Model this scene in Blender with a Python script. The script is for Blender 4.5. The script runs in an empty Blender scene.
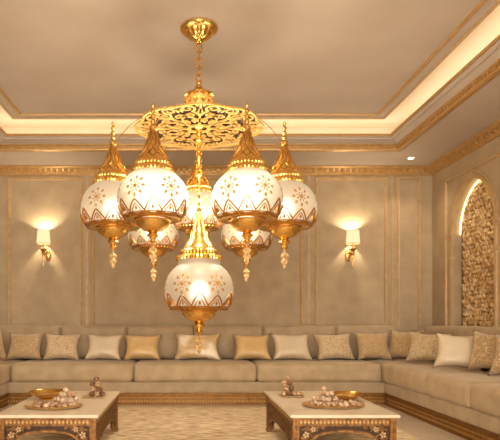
import bpy, bmesh, math, random
from mathutils import Vector, Matrix, noise
PI = math.pi
rnd = random.Random(7)
C = bpy.context.scene.collection

# ------------------------------------------------------------------ materials
def lin(c):
    return tuple(((v/255)/12.92 if v/255 <= .04045 else ((v/255+.055)/1.055)**2.4) for v in c) + (1,)

def new_mat(name):
    m = bpy.data.materials.new(name); m.use_nodes = True
    nt = m.node_tree
    for n in list(nt.nodes): nt.nodes.remove(n)
    out = nt.nodes.new('ShaderNodeOutputMaterial')
    return m, nt, out

def surf(name, c1, c2=None, rough=.6, metal=0., scale=8., detail=4., bump=0., bscale=60., sheen=0.,
         stretch=(1, 1, 1), spec=.5, contrast=(.35, .65), bdist=.01):
    m, nt, out = new_mat(name)
    p = nt.nodes.new('ShaderNodeBsdfPrincipled')
    p.inputs['Roughness'].default_value = rough
    p.inputs['Metallic'].default_value = metal
    p.inputs['Specular IOR Level'].default_value = spec
    if sheen:
        p.inputs['Sheen Weight'].default_value = sheen
        p.inputs['Sheen Roughness'].default_value = .4
        p.inputs['Sheen Tint'].default_value = lin((255, 235, 205))
    tc = nt.nodes.new('ShaderNodeTexCoord')
    mp = nt.nodes.new('ShaderNodeMapping'); mp.inputs['Scale'].default_value = stretch
    nt.links.new(tc.outputs['Object'], mp.inputs[0])
    no = nt.nodes.new('ShaderNodeTexNoise')
    no.inputs['Scale'].default_value = scale; no.inputs['Detail'].default_value = detail
    nt.links.new(mp.outputs[0], no.inputs['Vector'])
    cr = nt.nodes.new('ShaderNodeValToRGB')
    cr.color_ramp.elements[0].color = lin(c1); cr.color_ramp.elements[1].color = lin(c2 or c1)
    cr.color_ramp.elements[0].position = contrast[0]; cr.color_ramp.elements[1].position = contrast[1]
    nt.links.new(no.outputs['Fac'], cr.inputs[0])
    nt.links.new(cr.outputs[0], p.inputs['Base Color'])
    if bump:
        b = nt.nodes.new('ShaderNodeTexNoise'); b.inputs['Scale'].default_value = bscale
        nt.links.new(mp.outputs[0], b.inputs['Vector'])
        bn = nt.nodes.new('ShaderNodeBump'); bn.inputs['Strength'].default_value = bump
        bn.inputs['Distance'].default_value = bdist
        nt.links.new(b.outputs['Fac'], bn.inputs['Height'])
        nt.links.new(bn.outputs[0], p.inputs['Normal'])
    nt.links.new(p.outputs[0], out.inputs[0])
    return m

def damask(name, ground, motif, scale=9., rough=.45, sheen=.4, width=.06):
    """woven fabric with a curling scroll motif in a second thread colour"""
    m, nt, out = new_mat(name)
    p = nt.nodes.new('ShaderNodeBsdfPrincipled'); p.inputs['Roughness'].default_value = rough
    p.inputs['Sheen Weight'].default_value = sheen
    tc = nt.nodes.new('ShaderNodeTexCoord')
    no = nt.nodes.new('ShaderNodeTexNoise'); no.inputs['Scale'].default_value = scale; no.inputs['Detail'].default_value = 1
    nt.links.new(tc.outputs['Object'], no.inputs['Vector'])
    mixv = nt.nodes.new('ShaderNodeVectorMath'); mixv.operation = 'MULTIPLY_ADD'
    mixv.inputs[1].default_value = (.25, .25, .25)
    nt.links.new(no.outputs['Color'], mixv.inputs[0]); nt.links.new(tc.outputs['Object'], mixv.inputs[2])
    vo = nt.nodes.new('ShaderNodeTexVoronoi'); vo.inputs['Scale'].default_value = scale*1.4
    nt.links.new(mixv.outputs[0], vo.inputs['Vector'])
    si = nt.nodes.new('ShaderNodeMath'); si.operation = 'SINE'
    mu = nt.nodes.new('ShaderNodeMath'); mu.operation = 'MULTIPLY'; mu.inputs[1].default_value = 16
    nt.links.new(vo.outputs['Distance'], mu.inputs[0]); nt.links.new(mu.outputs[0], si.inputs[0])
    cr = nt.nodes.new('ShaderNodeValToRGB')
    cr.color_ramp.elements[0].position = .35; cr.color_ramp.elements[0].color = lin(ground)
    cr.color_ramp.elements[1].position = .75; cr.color_ramp.elements[1].color = lin(motif)
    nt.links.new(si.outputs[0], cr.inputs[0]); nt.links.new(cr.outputs[0], p.inputs['Base Color'])
    bn = nt.nodes.new('ShaderNodeBump'); bn.inputs['Strength'].default_value = .35; bn.inputs['Distance'].default_value = .004
    nt.links.new(si.outputs[0], bn.inputs['Height']); nt.links.new(bn.outputs[0], p.inputs['Normal'])
    nt.links.new(p.outputs[0], out.inputs[0])
    return m

def lamp_glow(name, col, strength, rough=.4):
    m, nt, out = new_mat(name)
    e = nt.nodes.new('ShaderNodeEmission'); e.inputs[0].default_value = lin(col); e.inputs[1].default_value = strength
    nt.links.new(e.outputs[0], out.inputs[0])
    return m

def frosted_glass(name, glow, hot=.5):
    """frosted lamp glass: scatters the bulb behind it and glows"""
    m, nt, out = new_mat(name)
    rf = nt.nodes.new('ShaderNodeBsdfRefraction'); rf.inputs['Color'].default_value = lin((255, 250, 238))
    rf.inputs['Roughness'].default_value = hot; rf.inputs['IOR'].default_value = 1.3
    tr = nt.nodes.new('ShaderNodeBsdfTranslucent'); tr.inputs[0].default_value = lin((246, 238, 220))
    df = nt.nodes.new('ShaderNodeBsdfPrincipled')
    df.inputs['Base Color'].default_value = lin((190, 178, 156)); df.inputs['Roughness'].default_value = .35
    tc = nt.nodes.new('ShaderNodeTexCoord')
    no = nt.nodes.new('ShaderNodeTexNoise'); no.inputs['Scale'].default_value = 90
    nt.links.new(tc.outputs['Object'], no.inputs['Vector'])
    bn = nt.nodes.new('ShaderNodeBump'); bn.inputs['Strength'].default_value = .25; bn.inputs['Distance'].default_value = .004
    nt.links.new(no.outputs['Fac'], bn.inputs['Height'])
    for n in (rf, tr, df): nt.links.new(bn.outputs[0], n.inputs['Normal'])
    em = nt.nodes.new('ShaderNodeEmission'); em.inputs[0].default_value = lin((255, 242, 222)); em.inputs[1].default_value = glow
    a = nt.nodes.new('ShaderNodeMixShader'); a.inputs[0].default_value = .30
    nt.links.new(rf.outputs[0], a.inputs[1]); nt.links.new(tr.outputs[0], a.inputs[2])
    b = nt.nodes.new('ShaderNodeMixShader'); b.inputs[0].default_value = .40
    nt.links.new(a.outputs[0], b.inputs[1]); nt.links.new(df.outputs[0], b.inputs[2])
    s = nt.nodes.new('ShaderNodeAddShader')
    nt.links.new(b.outputs[0], s.inputs[0]); nt.links.new(em.outputs[0], s.inputs[1])
    nt.links.new(s.outputs[0], out.inputs[0])
    return m

M = {}
M['wall'] = surf('wall plaster', (170, 147, 114), (183, 160, 126), rough=.75, scale=5, detail=6, bump=.05, bscale=30)
M['wall_side'] = surf('side wall plaster', (168, 145, 112), (181, 158, 125), rough=.7, scale=4, detail=6, bump=.05, bscale=30)
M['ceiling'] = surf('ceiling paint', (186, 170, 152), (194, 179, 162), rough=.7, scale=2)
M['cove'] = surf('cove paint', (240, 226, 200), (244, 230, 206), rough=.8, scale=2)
M['gilt'] = surf('antique gilt moulding', (182, 142, 84), (196, 156, 98), rough=.45, metal=.35, scale=14)
M['gilt_pale'] = surf('pale gilt bead', (186, 154, 108), (200, 168, 122), rough=.5, metal=.12, scale=14)
M['brass'] = surf('polished brass', (222, 176, 96), (236, 194, 114), rough=.26, metal=1., scale=20)
M['brass_disc'] = surf('satin brass plate', (226, 178, 98), (238, 194, 116), rough=.34, metal=.6, scale=20)
M['bronze'] = surf('dark gap shade', (46, 26, 10), (58, 34, 14), rough=.7, metal=.2, scale=12)  # shade of the pierced plate's gaps put into the colour
M['bronze_fret'] = surf('bronze line fret', (168, 116, 52), (198, 144, 74), rough=.35, metal=.9, scale=30)
M['rosette'] = surf('gold enamel rosette', (186, 142, 84), (204, 160, 100), rough=.4, metal=.5, scale=30)
M['antique'] = surf('antique brass carving', (98, 64, 28), (152, 104, 50), rough=.42, metal=.55, scale=30)
M['antique_dark'] = surf('dark brass panel', (58, 36, 18), (78, 50, 24), rough=.55, metal=.4, scale=30)
M['plinth'] = surf('gilded plinth', (126, 82, 30), (150, 102, 42), rough=.45, metal=.55, scale=20)
M['sofa'] = surf('beige velvet', (170, 146, 111), (185, 161, 124), rough=.8, scale=7, detail=6, sheen=.35, bump=.12, bscale=160, bdist=.003)
M['sofa_back'] = surf('beige velvet back', (162, 139, 107), (177, 153, 119), rough=.8, scale=7, detail=6, sheen=.35, bump=.12, bscale=160, bdist=.003)
M['satin'] = surf('cream satin', (206, 186, 154), (218, 198, 166), rough=.3, scale=5, sheen=.3, bump=.12, bscale=9, bdist=.02)
M['goldsatin'] = surf('gold satin', (198, 164, 108), (214, 180, 126), rough=.34, scale=8, sheen=.3, bump=.15, bscale=8, bdist=.02)
M['pearl'] = surf('two tone satin', (204, 172, 120), (240, 224, 196), rough=.3, scale=6, sheen=.3, bump=.12, bscale=9, bdist=.02, contrast=(.42, .58))
M['dam_tan'] = damask('tan damask', (172, 140, 94), (200, 172, 128), 13)
M['dam_light'] = damask('pale floral damask', (202, 178, 136), (172, 140, 96), 11)
M['dam_rose'] = damask('cream floral damask', (206, 180, 140), (176, 142, 102), 11)
M['dam_gold'] = damask('gold medallion damask', (172, 138, 88), (204, 176, 128), 13)
M['dam_scroll'] = damask('scroll brocade', (164, 130, 84), (206, 178, 132), 13)
M['marble'] = surf('cream marble', (216, 200, 172), (194, 172, 138), rough=.28, scale=5, detail=8, contrast=(.5, .8))
M['floor'] = surf('pale stone tile', (190, 170, 144), (202, 184, 158), rough=.35, scale=4)
M['rug'] = surf('woven rug', (246, 226, 188), (186, 150, 102), rough=.95, scale=9, detail=8, stretch=(1, 4.5, 1), bump=.4, bscale=90, contrast=(.42, .66))
M['mosaic'] = surf('shell and gilt mosaic', (206, 164, 104), (246, 222, 176), rough=.25, metal=.3, scale=25, contrast=(.4, .6))
M['grout'] = surf('dark gilt ground', (112, 78, 38), (132, 92, 46), rough=.5, metal=.3, scale=20)
M['globe'] = frosted_glass('frosted globe glass', .05, .8)
M['globe_low'] = frosted_glass('frosted lower globe glass', .05, .8)
M['bulb'] = lamp_glow('bulb', (255, 236, 204), 2.5)
M['shade'] = lamp_glow('lit linen shade', (255, 224, 170), 1.1)
M['led'] = lamp_glow('led strip', (255, 220, 156), 5)
M['lens'] = lamp_glow('downlight lens', (255, 240, 214), 8)
M['white'] = surf('white enamel', (220, 208, 190), rough=.4)
M['sweet_pink'] = surf('rosy sugared sweet', (212, 178, 138), (148, 106, 74), rough=.6, scale=60, bump=.4, bscale=120)
M['sweet_cream'] = surf('cream sugared sweet', (222, 198, 164), (188, 152, 116), rough=.55, scale=60, bump=.4, bscale=120)
M['sweet_brown'] = surf('dark date sweet', (146, 98, 62), (92, 54, 30), rough=.4, scale=60, bump=.3, bscale=100)
def crystal():
    m, nt, out = new_mat('amber crystal')
    p = nt.nodes.new('ShaderNodeBsdfPrincipled')
    p.inputs['Base Color'].default_value = lin((236, 200, 140)); p.inputs['Roughness'].default_value = .12
    p.inputs['Transmission Weight'].default_value = .45; p.inputs['IOR'].default_value = 1.45
    nt.links.new(p.outputs[0], out.inputs[0]); return m
M['crystal'] = crystal()

# ------------------------------------------------------------------ mesh helpers
def obj(name, bm, mat, parent=None, smooth=True, loc=None, angle=35):
    bmesh.ops.recalc_face_normals(bm, faces=bm.faces)
    me = bpy.data.meshes.new(name); bm.to_mesh(me); bm.free()
    if smooth:
        me.polygons.foreach_set('use_smooth', [True]*len(me.polygons))
        try: me.set_sharp_from_angle(angle=math.radians(angle))
        except Exception: pass
    me.materials.append(M[mat] if isinstance(mat, str) else mat)
    o = bpy.data.objects.new(name, me); C.objects.link(o)
    if parent: o.parent = parent
    if loc: o.location = loc
    return o

def tag(o, label, cat, group=None):
    o['label'] = label; o['category'] = cat
    if group: o['group'] = group
    return o

def thing(name, label, cat, loc=(0, 0, 0), rot=(0, 0, 0), group=None):
    o = bpy.data.objects.new(name, None); C.objects.link(o)
    o.empty_display_size = .1
    o.location = loc; o.rotation_euler = rot
    return tag(o, label, cat, group)

def struct(name, bm, mat, smooth=False):
    o = obj(name, bm, mat, None, smooth); o['kind'] = 'structure'; return o

def dup(root, loc=None, rot=None, label=None, group=None):
    r = root.copy(); C.objects.link(r)
    if loc is not None: r.location = loc
    if rot is not None: r.rotation_euler = rot
    if label: r['label'] = label
    if group: r['group'] = group
    for ch in list(root.children):
        c = dup(ch); c.parent = r
    return r

def box(bm, x0, x1, y0, y1, z0, z1, bev=0):
    vs = [bm.verts.new(p) for p in ((x0,y0,z0),(x1,y0,z0),(x1,y1,z0),(x0,y1,z0),(x0,y0,z1),(x1,y0,z1),(x1,y1,z1),(x0,y1,z1))]
    fs = [bm.faces.new([vs[i] for i in q]) for q in ((0,3,2,1),(4,5,6,7),(0,1,5,4),(1,2,6,5),(2,3,7,6),(3,0,4,7))]
    if bev:
        es = list({e for f in fs for e in f.edges})
        bmesh.ops.bevel(bm, geom=es, offset=bev, segments=2, affect='EDGES')

def lathe(bm, prof, seg=32, c=(0, 0, 0), mod=None, sx=1., sy=1.):
    rings = []
    for (r, z) in prof:
        if r < 1e-5:
            rings.append([bm.verts.new((c[0], c[1], c[2]+z))])
        else:
            ring = []
            for i in range(seg):
                a = 2*PI*i/seg
                rr = r*(mod(a, z) if mod else 1)
                ring.append(bm.verts.new((c[0]+rr*math.sin(a)*sx, c[1]-rr*math.cos(a)*sy, c[2]+z)))
            rings.append(ring)
    for A, B in zip(rings, rings[1:]):
        n = max(len(A), len(B))
        if len(A) == 1 and len(B) == 1: continue
        for i in range(n):
            j = (i+1) % n
            q = [A[i % len(A)], A[j % len(A)], B[j % len(B)], B[i % len(B)]]
            u = []
            for v in q:
                if v not in u: u.append(v)
            if len(u) > 2: bm.faces.new(u)

def tube(bm, pts, r=.01, seg=6, closed=False):
    pts = [Vector(p) for p in pts]; n = len(pts)
    rs = r if isinstance(r, (list, tuple)) else [r]*n
    up = Vector((0, 0, 1)); rings = []; prev = None
    for i in range(n):
        if closed: t = pts[(i+1) % n]-pts[i-1]
        else: t = pts[min(i+1, n-1)]-pts[max(i-1, 0)]
        if t.length < 1e-9: t = Vector((0, 0, 1))
        t.normalize()
        if prev is None:
            a = t.cross(up)
            if a.length < .1: a = t.cross(Vector((1, 0, 0)))
        else:
            a = prev - t*prev.dot(t)
            if a.length < 1e-4: a = t.orthogonal()
        a.normalize(); b = t.cross(a); prev = a
        rings.append([bm.verts.new(pts[i]+(a*math.cos(2*PI*k/seg)+b*math.sin(2*PI*k/seg))*rs[i]) for k in range(seg)])
    m = n if closed else n-1
    for i in range(m):
        A, B = rings[i], rings[(i+1) % n]
        for k in range(seg):
            bm.faces.new((A[k], A[(k+1) % seg], B[(k+1) % seg], B[k]))
    if not closed:
        bm.faces.new(rings[0][::-1]); bm.faces.new(rings[-1])

def ribbon(bm, pts, w, d0, d1, place, closed=False):
    """flat strip in a plane: pts are (u,v), w half widths, d0..d1 the depth; place(u,v,d)->xyz"""
    n = len(pts)
    ws = w if isinstance(w, (list, tuple)) else [w]*n
    L = []
    for i in range(n):
        if closed: a, b = pts[i-1], pts[(i+1) % n]
        else: a, b = pts[max(i-1, 0)], pts[min(i+1, n-1)]
        tx, ty = b[0]-a[0], b[1]-a[1]; l = math.hypot(tx, ty) or 1
        nx, ny = -ty/l, tx/l
        u, v = pts[i]
        L.append([bm.verts.new(place(u+nx*ws[i]*s, v+ny*ws[i]*s, d)) for s, d in ((1, d0), (-1, d0), (-1, d1), (1, d1))])
    for i in range(n if closed else n-1):
        A, B = L[i], L[(i+1) % n]
        for k in range(4):
            bm.faces.new((A[k], A[(k+1) % 4], B[(k+1) % 4], B[k]))
    if not closed:
        bm.faces.new(L[0][::-1]); bm.faces.new(L[-1])

def prism(bm, pts, d0, d1, place):
    A = [bm.verts.new(place(u, v, d0)) for u, v in pts]; B = [bm.verts.new(place(u, v, d1)) for u, v in pts]
    n = len(pts)
    bm.faces.new(A[::-1]); bm.faces.new(B)
    for i in range(n): bm.faces.new((A[i], A[(i+1) % n], B[(i+1) % n], B[i]))

def spiral(c, r0, r1, a0, turns, n=22):
    return [(c[0]+(r0+(r1-r0)*i/n)*math.cos(a0+2*PI*turns*i/n), c[1]+(r0+(r1-r0)*i/n)*math.sin(a0+2*PI*turns*i/n)) for i in range(n+1)]

def frame_sweep(bm, u0, u1, v0, v1, prof, place, closed=True):
    """moulding swept round a rectangle: prof points are (outward offset, depth)"""
    rows = []
    for (o, d) in prof:
        rows.append([bm.verts.new(place(u, v, d)) for u, v in ((u0-o, v0-o), (u1+o, v0-o), (u1+o, v1+o), (u0-o, v1+o))])
    n = len(rows)
    for i in range(n if closed else n-1):
        A, B = rows[i], rows[(i+1) % n]
        for k in range(4):
            bm.faces.new((A[k], A[(k+1) % 4], B[(k+1) % 4], B[k]))

def roundbox(bm, c, s, r, n=9, puff=(0, 0, 0)):
    """upholstered block: rounded edges and gently crowned faces"""
    h = Vector(s)/2
    t = [-1, -.97, -.93, -.86]+[-.7+1.4*i/(n-1) for i in range(n)]+[.86, .93, .97, 1]
    start = []
    for ax in range(3):
        for sg in (-1, 1):
            g = []
            for u in t:
                row = []
                for v in t:
                    p = [0, 0, 0]; p[ax] = sg; p[(ax+1) % 3] = u; p[(ax+2) % 3] = v
                    q = Vector((p[0]*h[0], p[1]*h[1], p[2]*h[2]))
                    core = Vector([max(-(h[k]-r), min(h[k]-r, q[k])) for k in range(3)])
                    d = q-core
                    if d.length > 1e-9: d.normalize()
                    pos = core+d*r
                    pos[ax] += sg*puff[ax]*(1-u*u)*(1-v*v)
                    row.append(bm.verts.new(pos+Vector(c)))
                g.append(row)
            for i in range(len(t)-1):
                for j in range(len(t)-1):
                    f = (g[i][j], g[i+1][j], g[i+1][j+1], g[i][j+1])
                    bm.faces.new(f if sg > 0 else f[::-1])
            start += [v for row in g for v in row]
    bmesh.ops.remove_doubles(bm, verts=start, dist=1e-5)

def XY(z0): return lambda u, v, d: (u, v, z0+d)

# ------------------------------------------------------------------ the room
XL, XR, YF, YB = -2.78, 3.09, -4.0, 6.80
ZS, ZC = 2.81, 3.08          # soffit, inner ceiling
ZTOP = 3.22
TX0, TX1, TY0, TY1 = -2.105, 2.40, -.55, 6.10   # tray opening at soffit level

bm = bmesh.new(); box(bm, XL, XR, YF, YB, -.1, 0); struct('floor', bm, 'floor')
bm = bmesh.new(); box(bm, XL-.25, XR+.25, YB, YB+.12, -.1, ZTOP+.1); struct('wall_back', bm, 'wall')
bm = bmesh.new(); box(bm, XL-.12, XL, YF, YB, -.1, ZTOP+.1); struct('wall_left', bm, 'wall_side')

# right wall with the pointed niche
NY0, NY1, NZ0, NSP, NAP, NDEP = 5.41, 6.27, .30, 1.89, 2.44, .11
def arch_pts(grow=0., n=16):
    """pointed arch outline, from near foot over the apex to far foot"""
    yc = (NY0+NY1)/2; hw = (NY1-NY0)/2+grow; hh = NAP-NSP+grow*1.3
    pts = [(yc-hw, NZ0)]
    for i in range(n+1):
        a = i/n*PI/2
        t = i/n
        x = math.cos(a)**.92
        z = math.sin(a)**1.0
        # ogive: arc of a larger circle
        R = (hw*hw+hh*hh)/(2*hw); ang = math.asin(min(1, hh/R))*t
        pts.append((yc+hw-R-(0)+R*math.cos(ang), NSP+R*math.sin(ang)))
    right = pts[1:]
    left = [(2*yc-y, z) for y, z in right]
    return [(yc-hw, NZ0)]+left+right[::-1][1:]+[(yc+hw, NZ0)]
AP = arch_pts()
bm = bmesh.new()
def quad(*p): bm.faces.new([bm.verts.new(q) for q in p])
ZT = ZTOP+.1
quad((XR, YF, -.1), (XR, NY0, -.1), (XR, NY0, ZT), (XR, YF, ZT))
quad((XR, NY1, -.1), (XR, YB, -.1), (XR, YB, ZT), (XR, NY1, ZT))
quad((XR, NY0, -.1), (XR, NY1, -.1), (XR, NY1, NZ0), (XR, NY0, NZ0))
for (ya, za), (yb, zb) in zip(AP[1:-1], AP[2:-1]):
    quad((XR, ya, za), (XR, yb, zb), (XR, yb, ZT), (XR, ya, ZT))
for (ya, za), (yb, zb) in zip(AP, AP[1:]+AP[:1]):
    quad((XR, ya, za), (XR, yb, zb), (XR+NDEP, yb, zb), (XR+NDEP, ya, za))
quad((XR+NDEP, NY0-.3, -.1), (XR+NDEP, NY1+.3, -.1), (XR+NDEP, NY1+.3, ZT), (XR+NDEP, NY0-.3, ZT))
quad((XR+.2, YF, -.1), (XR+.2, YB, -.1), (XR+.2, YB, ZT), (XR+.2, YF, ZT))
bmesh.ops.remove_doubles(bm, verts=bm.verts, dist=1e-5)
struct('wall_right', bm, 'wall_side')

# ceiling: soffit ring, cove trough, dropped inner panel
bm = bmesh.new()
frame_sweep(bm, TX0, TX1, TY0, TY1, [(.75, 0), (0, 0), (0, .05), (-.14, .11), (-.14, .135), (-.12, .135), (-.12, .09), (.40, .09), (.40, .40), (-.25, .40)], XY(ZS), closed=False)
struct('ceiling', bm, 'ceiling')
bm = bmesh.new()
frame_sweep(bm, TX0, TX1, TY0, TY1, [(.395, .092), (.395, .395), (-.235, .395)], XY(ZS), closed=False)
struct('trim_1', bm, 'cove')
bm = bmesh.new(); box(bm, TX0+.25, TX1-.25, TY0+.25, TY1-.25, ZC, ZTOP+.02)
o = struct('ceiling_panel', bm, 'ceiling')
# gilt lines of the ceiling
bm = bmesh.new()
frame_sweep(bm, TX0+.366, TX1-.366, TY0+.366, TY1-.366, [(.012, .0), (.012, -.012), (-.012, -.016), (-.018, 0)], XY(ZC))
struct('trim_2', bm, 'gilt')
bm = bmesh.new()
frame_sweep(bm, TX0+.262, TX1-.262, TY0+.262, TY1-.262, [(.010, .0), (.012, -.012), (-.010, -.012), (-.012, 0)], XY(ZC))
struct('trim_3', bm, 'gilt_pale')
# tray edge: lip and toothed gilt band
bm = bmesh.new()
frame_sweep(bm, TX0, TX1, TY0, TY1, [(-.142, .112), (-.158, .112), (-.165, .124), (-.158, .136), (-.12, .138)], XY(ZS), closed=False)
struct('trim_4', bm, 'gilt')
bm = bmesh.new()
frame_sweep(bm, TX0, TX1, TY0, TY1, [(.03, -.001), (-.004, -.012), (-.03, -.006), (-.034, .012), (-.02, .018), (-.02, .046), (-.036, .05), (-.042, .062), (-.03, .066), (0, .055)], XY(ZS), closed=False)
px = .05
n = int((TX1-TX0)/px)
for i in range(n):
    x = TX0+.02+px*i
    box(bm, x, x+.028, TY1-.034, TY1-.015, ZS+.018, ZS+.044)
n = int((TY1-2.5)/px)
for i in range(n):
    y = 2.5+px*i
    box(bm, TX1-.034, TX1-.015, y, y+.028, ZS+.018, ZS+.044)
    box(bm, TX0+.015, TX0+.034, y, y+.028, ZS+.018, ZS+.044)
struct('trim_5', bm, 'gilt')
# crown moulding
bm = bmesh.new()
frame_sweep(bm, XL, XR, YF, YB, [(0, .0), (-.11, 0), (-.115, -.012), (-.10, -.022), (-.075, -.03), (-.05, -.05), (-.045, -.07), (-.03, -.075), (-.025, -.09), (0, -.095)], XY(ZS), closed=False)
px = .07
for i in range(int((XR-XL)/px)):
    x = XL+.02+px*i
    box(bm, x, x+.042, YB-.082, YB-.03, ZS-.068, ZS-.026, .006)
for i in range(int((YB-2.5)/px)):
    y = YB-.07-px*i
    box(bm, XR-.082, XR-.03, y-.042, y, ZS-.068, ZS-.026, .006)
    box(bm, XL+.03, XL+.082, y-.042, y, ZS-.068, ZS-.026, .006)
struct('trim_6', bm, 'gilt')

# wall panel frames
PROF = [(0, 0), (0, -.012), (-.010, -.020), (-.020, -.014), (-.030, -.018), (-.036, 0)]
k = 7
for (x0, x1) in ((-1.165, 1.475), (1.625, 2.525), (2.65, 2.945), (-2.21, -1.285), (-2.62, -2.335)):
    bm = bmesh.new()
    frame_sweep(bm, x0, x1, .25, 2.695, PROF, lambda u, v, d: (u, YB+d, v))
    struct('trim_%d' % k, bm, 'gilt_pale'); k += 1
for (x0, x1) in ((1.535, 1.565), (-1.24, -1.21), (2.575, 2.60)):
    bm = bmesh.new(); box(bm, x0, x1, YB-.012, YB, .2, 2.715, .003)
    struct('trim_%d' % k, bm, 'gilt_pale'); k += 1
for (y0, y1, t) in ((5.235, 6.445, 2.555), (3.2, 5.12, 2.66)):
    bm = bmesh.new()
    frame_sweep(bm, y0, y1, .25, t, PROF, lambda u, v, d: (XR+d, u, v))
    struct('trim_%d' % k, bm, 'gilt_pale'); k += 1
# arch surround moulding, capital and impost block
bm = bmesh.new()
pa = arch_pts(.02)
ribbon(bm, pa, .02, 0, -.018, lambda u, v, d: (XR+d, u, v))
ribbon(bm, arch_pts(.055), .008, 0, -.012, lambda u, v, d: (XR+d, u, v))
for ys in (NY0, NY1):
    s = 1 if ys == NY1 else -1
    a, b = sorted((ys-.005*s, ys+.075*s))
    box(bm, XR-.035, XR+.04, a, b, NSP-.01, NSP+.03, .006)
    box(bm, XR-.026, XR+.03, a, b, NSP-.04, NSP-.012, .004)
    box(bm, XR-.035, XR+.03, a, b, NSP-.285, NSP-.245, .006)
    tube(bm, [(XR-.004, ys+.03*s, NZ0), (XR-.004, ys+.03*s, NSP-.01)], .02, 8)
struct('trim_%d' % k, bm, 'gilt_pale', True); k += 1

# niche panel: shell and gilt mosaic with its own light strip
t = thing('mosaic_panel', 'arched shimmering gold and shell mosaic panel set in the right wall niche', 'wall panel', (XR+NDEP-.002, (NY0+NY1)/2, NZ0))
yc = (NY0+NY1)/2
bm = bmesh.new()
pts = [(y-yc, z-NZ0) for y, z in arch_pts(-.004)]
prism(bm, pts, 0, -.012, lambda u, v, d: (d, u, v))
obj('backing', bm, 'grout', t, False)
bm = bmesh.new()
def inside(y, z):
    if z < NZ0+.02: return False
    hw = (NY1-NY0)/2-.03
    if z <= NSP: return abs(y-yc) < hw
    hh = NAP-NSP-.03; R = (hw*hw+hh*hh)/(2*hw)
    if z-NSP > hh: return False
    return abs(y-yc) < hw-R+math.sqrt(max(0, R*R-(z-NSP)**2))
row = 0; z = .55
while z < NAP:
    y = NY0+.02+(.028 if row % 2 else 0)
    while y < NY1:
        if inside(y, z):
            cx, cy, cz = -.02, y-yc+rnd.uniform(-.006, .006), z-NZ0+rnd.uniform(-.006, .006)
            a0 = rnd.uniform(0, 2*PI)
            tilt = Vector((-1, rnd.uniform(-.5, .5), rnd.uniform(-.5, .5))).normalized()
            e1 = tilt.orthogonal().normalized(); e2 = tilt.cross(e1)
            r = rnd.uniform(.024, .031); nn = 7
            top = [bm.verts.new(Vector((cx, cy, cz))+(e1*math.cos(a0+2*PI*q/nn)*r*1.15+e2*math.sin(a0+2*PI*q/nn)*r*.8)) for q in range(nn)]
            base = [bm.verts.new((-.011, v.co.y, v.co.z)) for v in top]
            cen = bm.verts.new(Vector((cx, cy, cz))+tilt*.006)
            for q in range(nn):
                bm.faces.new((top[q], top[(q+1) % nn], cen))
                bm.faces.new((top[q], base[q], base[(q+1) % nn], top[(q+1) % nn]))
        y += .056
    z += .047; row += 1
obj('mosaic', bm, 'mosaic', t, False)
bm = bmesh.new()
tube(bm, [(-.035, y-yc, z-NZ0) for y, z in arch_pts(-.018)[1:-1]], .007, 6)
o = obj('light_strip', bm, 'led', t); o['label'] = 'glowing strip along the arch edge'

# ------------------------------------------------------------------ sofas
SEAT_Z0, SEAT_Z1 = .238, .452
def carve_strip(bm, length, place):
    """beading and leaf scallops along a plinth; place(s along, out, z)"""
    n = int(length/.030)
    for i in range(n):
        s = .01+i*.030
        P = lambda u, v, d: place(s+u, d, v)
        prism(bm, [(0, .072), (.008, .079), (.016, .072), (.008, .065)], 0, .007, P)
        prism(bm, [(.006, .034), (.015, .046), (.024, .034), (.015, .022)], 0, .003, P)

def make_run(root, axis, lo, hi, front, back, seats, backs, sign, thick=.27):
    """axis 'x': runs along X facing -Y; axis 'y': runs along Y, sign=-1 faces -X, +1 faces +X"""
    def place(s, d, z):            # s along, d depth from front towards the back
        if axis == 'x': return (s, front+d, z)
        return (front-sign*d, s, z)
    def span(d0, d1):
        a, b = place(0, d0, 0), place(0, d1, 0); i = 1 if axis == 'x' else 0
        return min(a[i], b[i]), max(a[i], b[i])
    def bx(bm, s0, s1, d0, d1, z0, z1, bev=0):
        a, b = span(d0, d1)
        if axis == 'x': box(bm, s0, s1, a, b, z0, z1, bev)
        else: box(bm, a, b, s0, s1, z0, z1, bev)
    depth = abs(back-front)
    bm = bmesh.new()
    bx(bm, lo, hi, .03, depth, 0, .118)
    bx(bm, lo, hi, .008, .05, .100, .124, .006)
    bx(bm, lo, hi, .012, .05, 0, .020, .005)
    obj('plinth', bm, 'plinth', root, False)['label'] = 'carved gilded plinth'
    bm = bmesh.new()
    carve_strip(bm, hi-lo, lambda s, d, z: place(lo+s, .031-d, z))
    obj('plinth_carving', bm, 'gilt', root, False)
    bm = bmesh.new(); bx(bm, lo, hi, .012, depth, .124, .240, .012)
    obj('base_rail', bm, 'sofa_back', root, True)
    def cushion(name, s0, s1, d0, d1, z0, z1, r, puff, mat, sub=None):
        bm = bmesh.new()
        a, b = span(d0, d1)
        if axis == 'x': c = ((s0+s1)/2, (a+b)/2, (z0+z1)/2); s = (s1-s0-.004, b-a, z1-z0); pf = puff
        else: c = ((a+b)/2, (s0+s1)/2, (z0+z1)/2); s = (b-a, s1-s0-.004, z1-z0); pf = (puff[1], puff[0], puff[2])
        roundbox(bm, c, s, r, puff=pf)
        return obj(name, bm, mat, root, True, angle=80)
    for (a, b) in seats: cushion('seat_cushion', a, b, 0, depth-.26, SEAT_Z0, SEAT_Z1-.012, .050, (0, .006, .012), 'sofa')
    for (a, b) in backs: cushion('back_cushion', a, b, depth-thick, depth-.02, .4535, .842, .05, (0, .02, .004), 'sofa_back')
    bm = bmesh.new(); bx(bm, lo, hi, depth-.06, depth, .24, .80, .015)
    obj('back_frame', bm, 'sofa_back', root, True)

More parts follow.
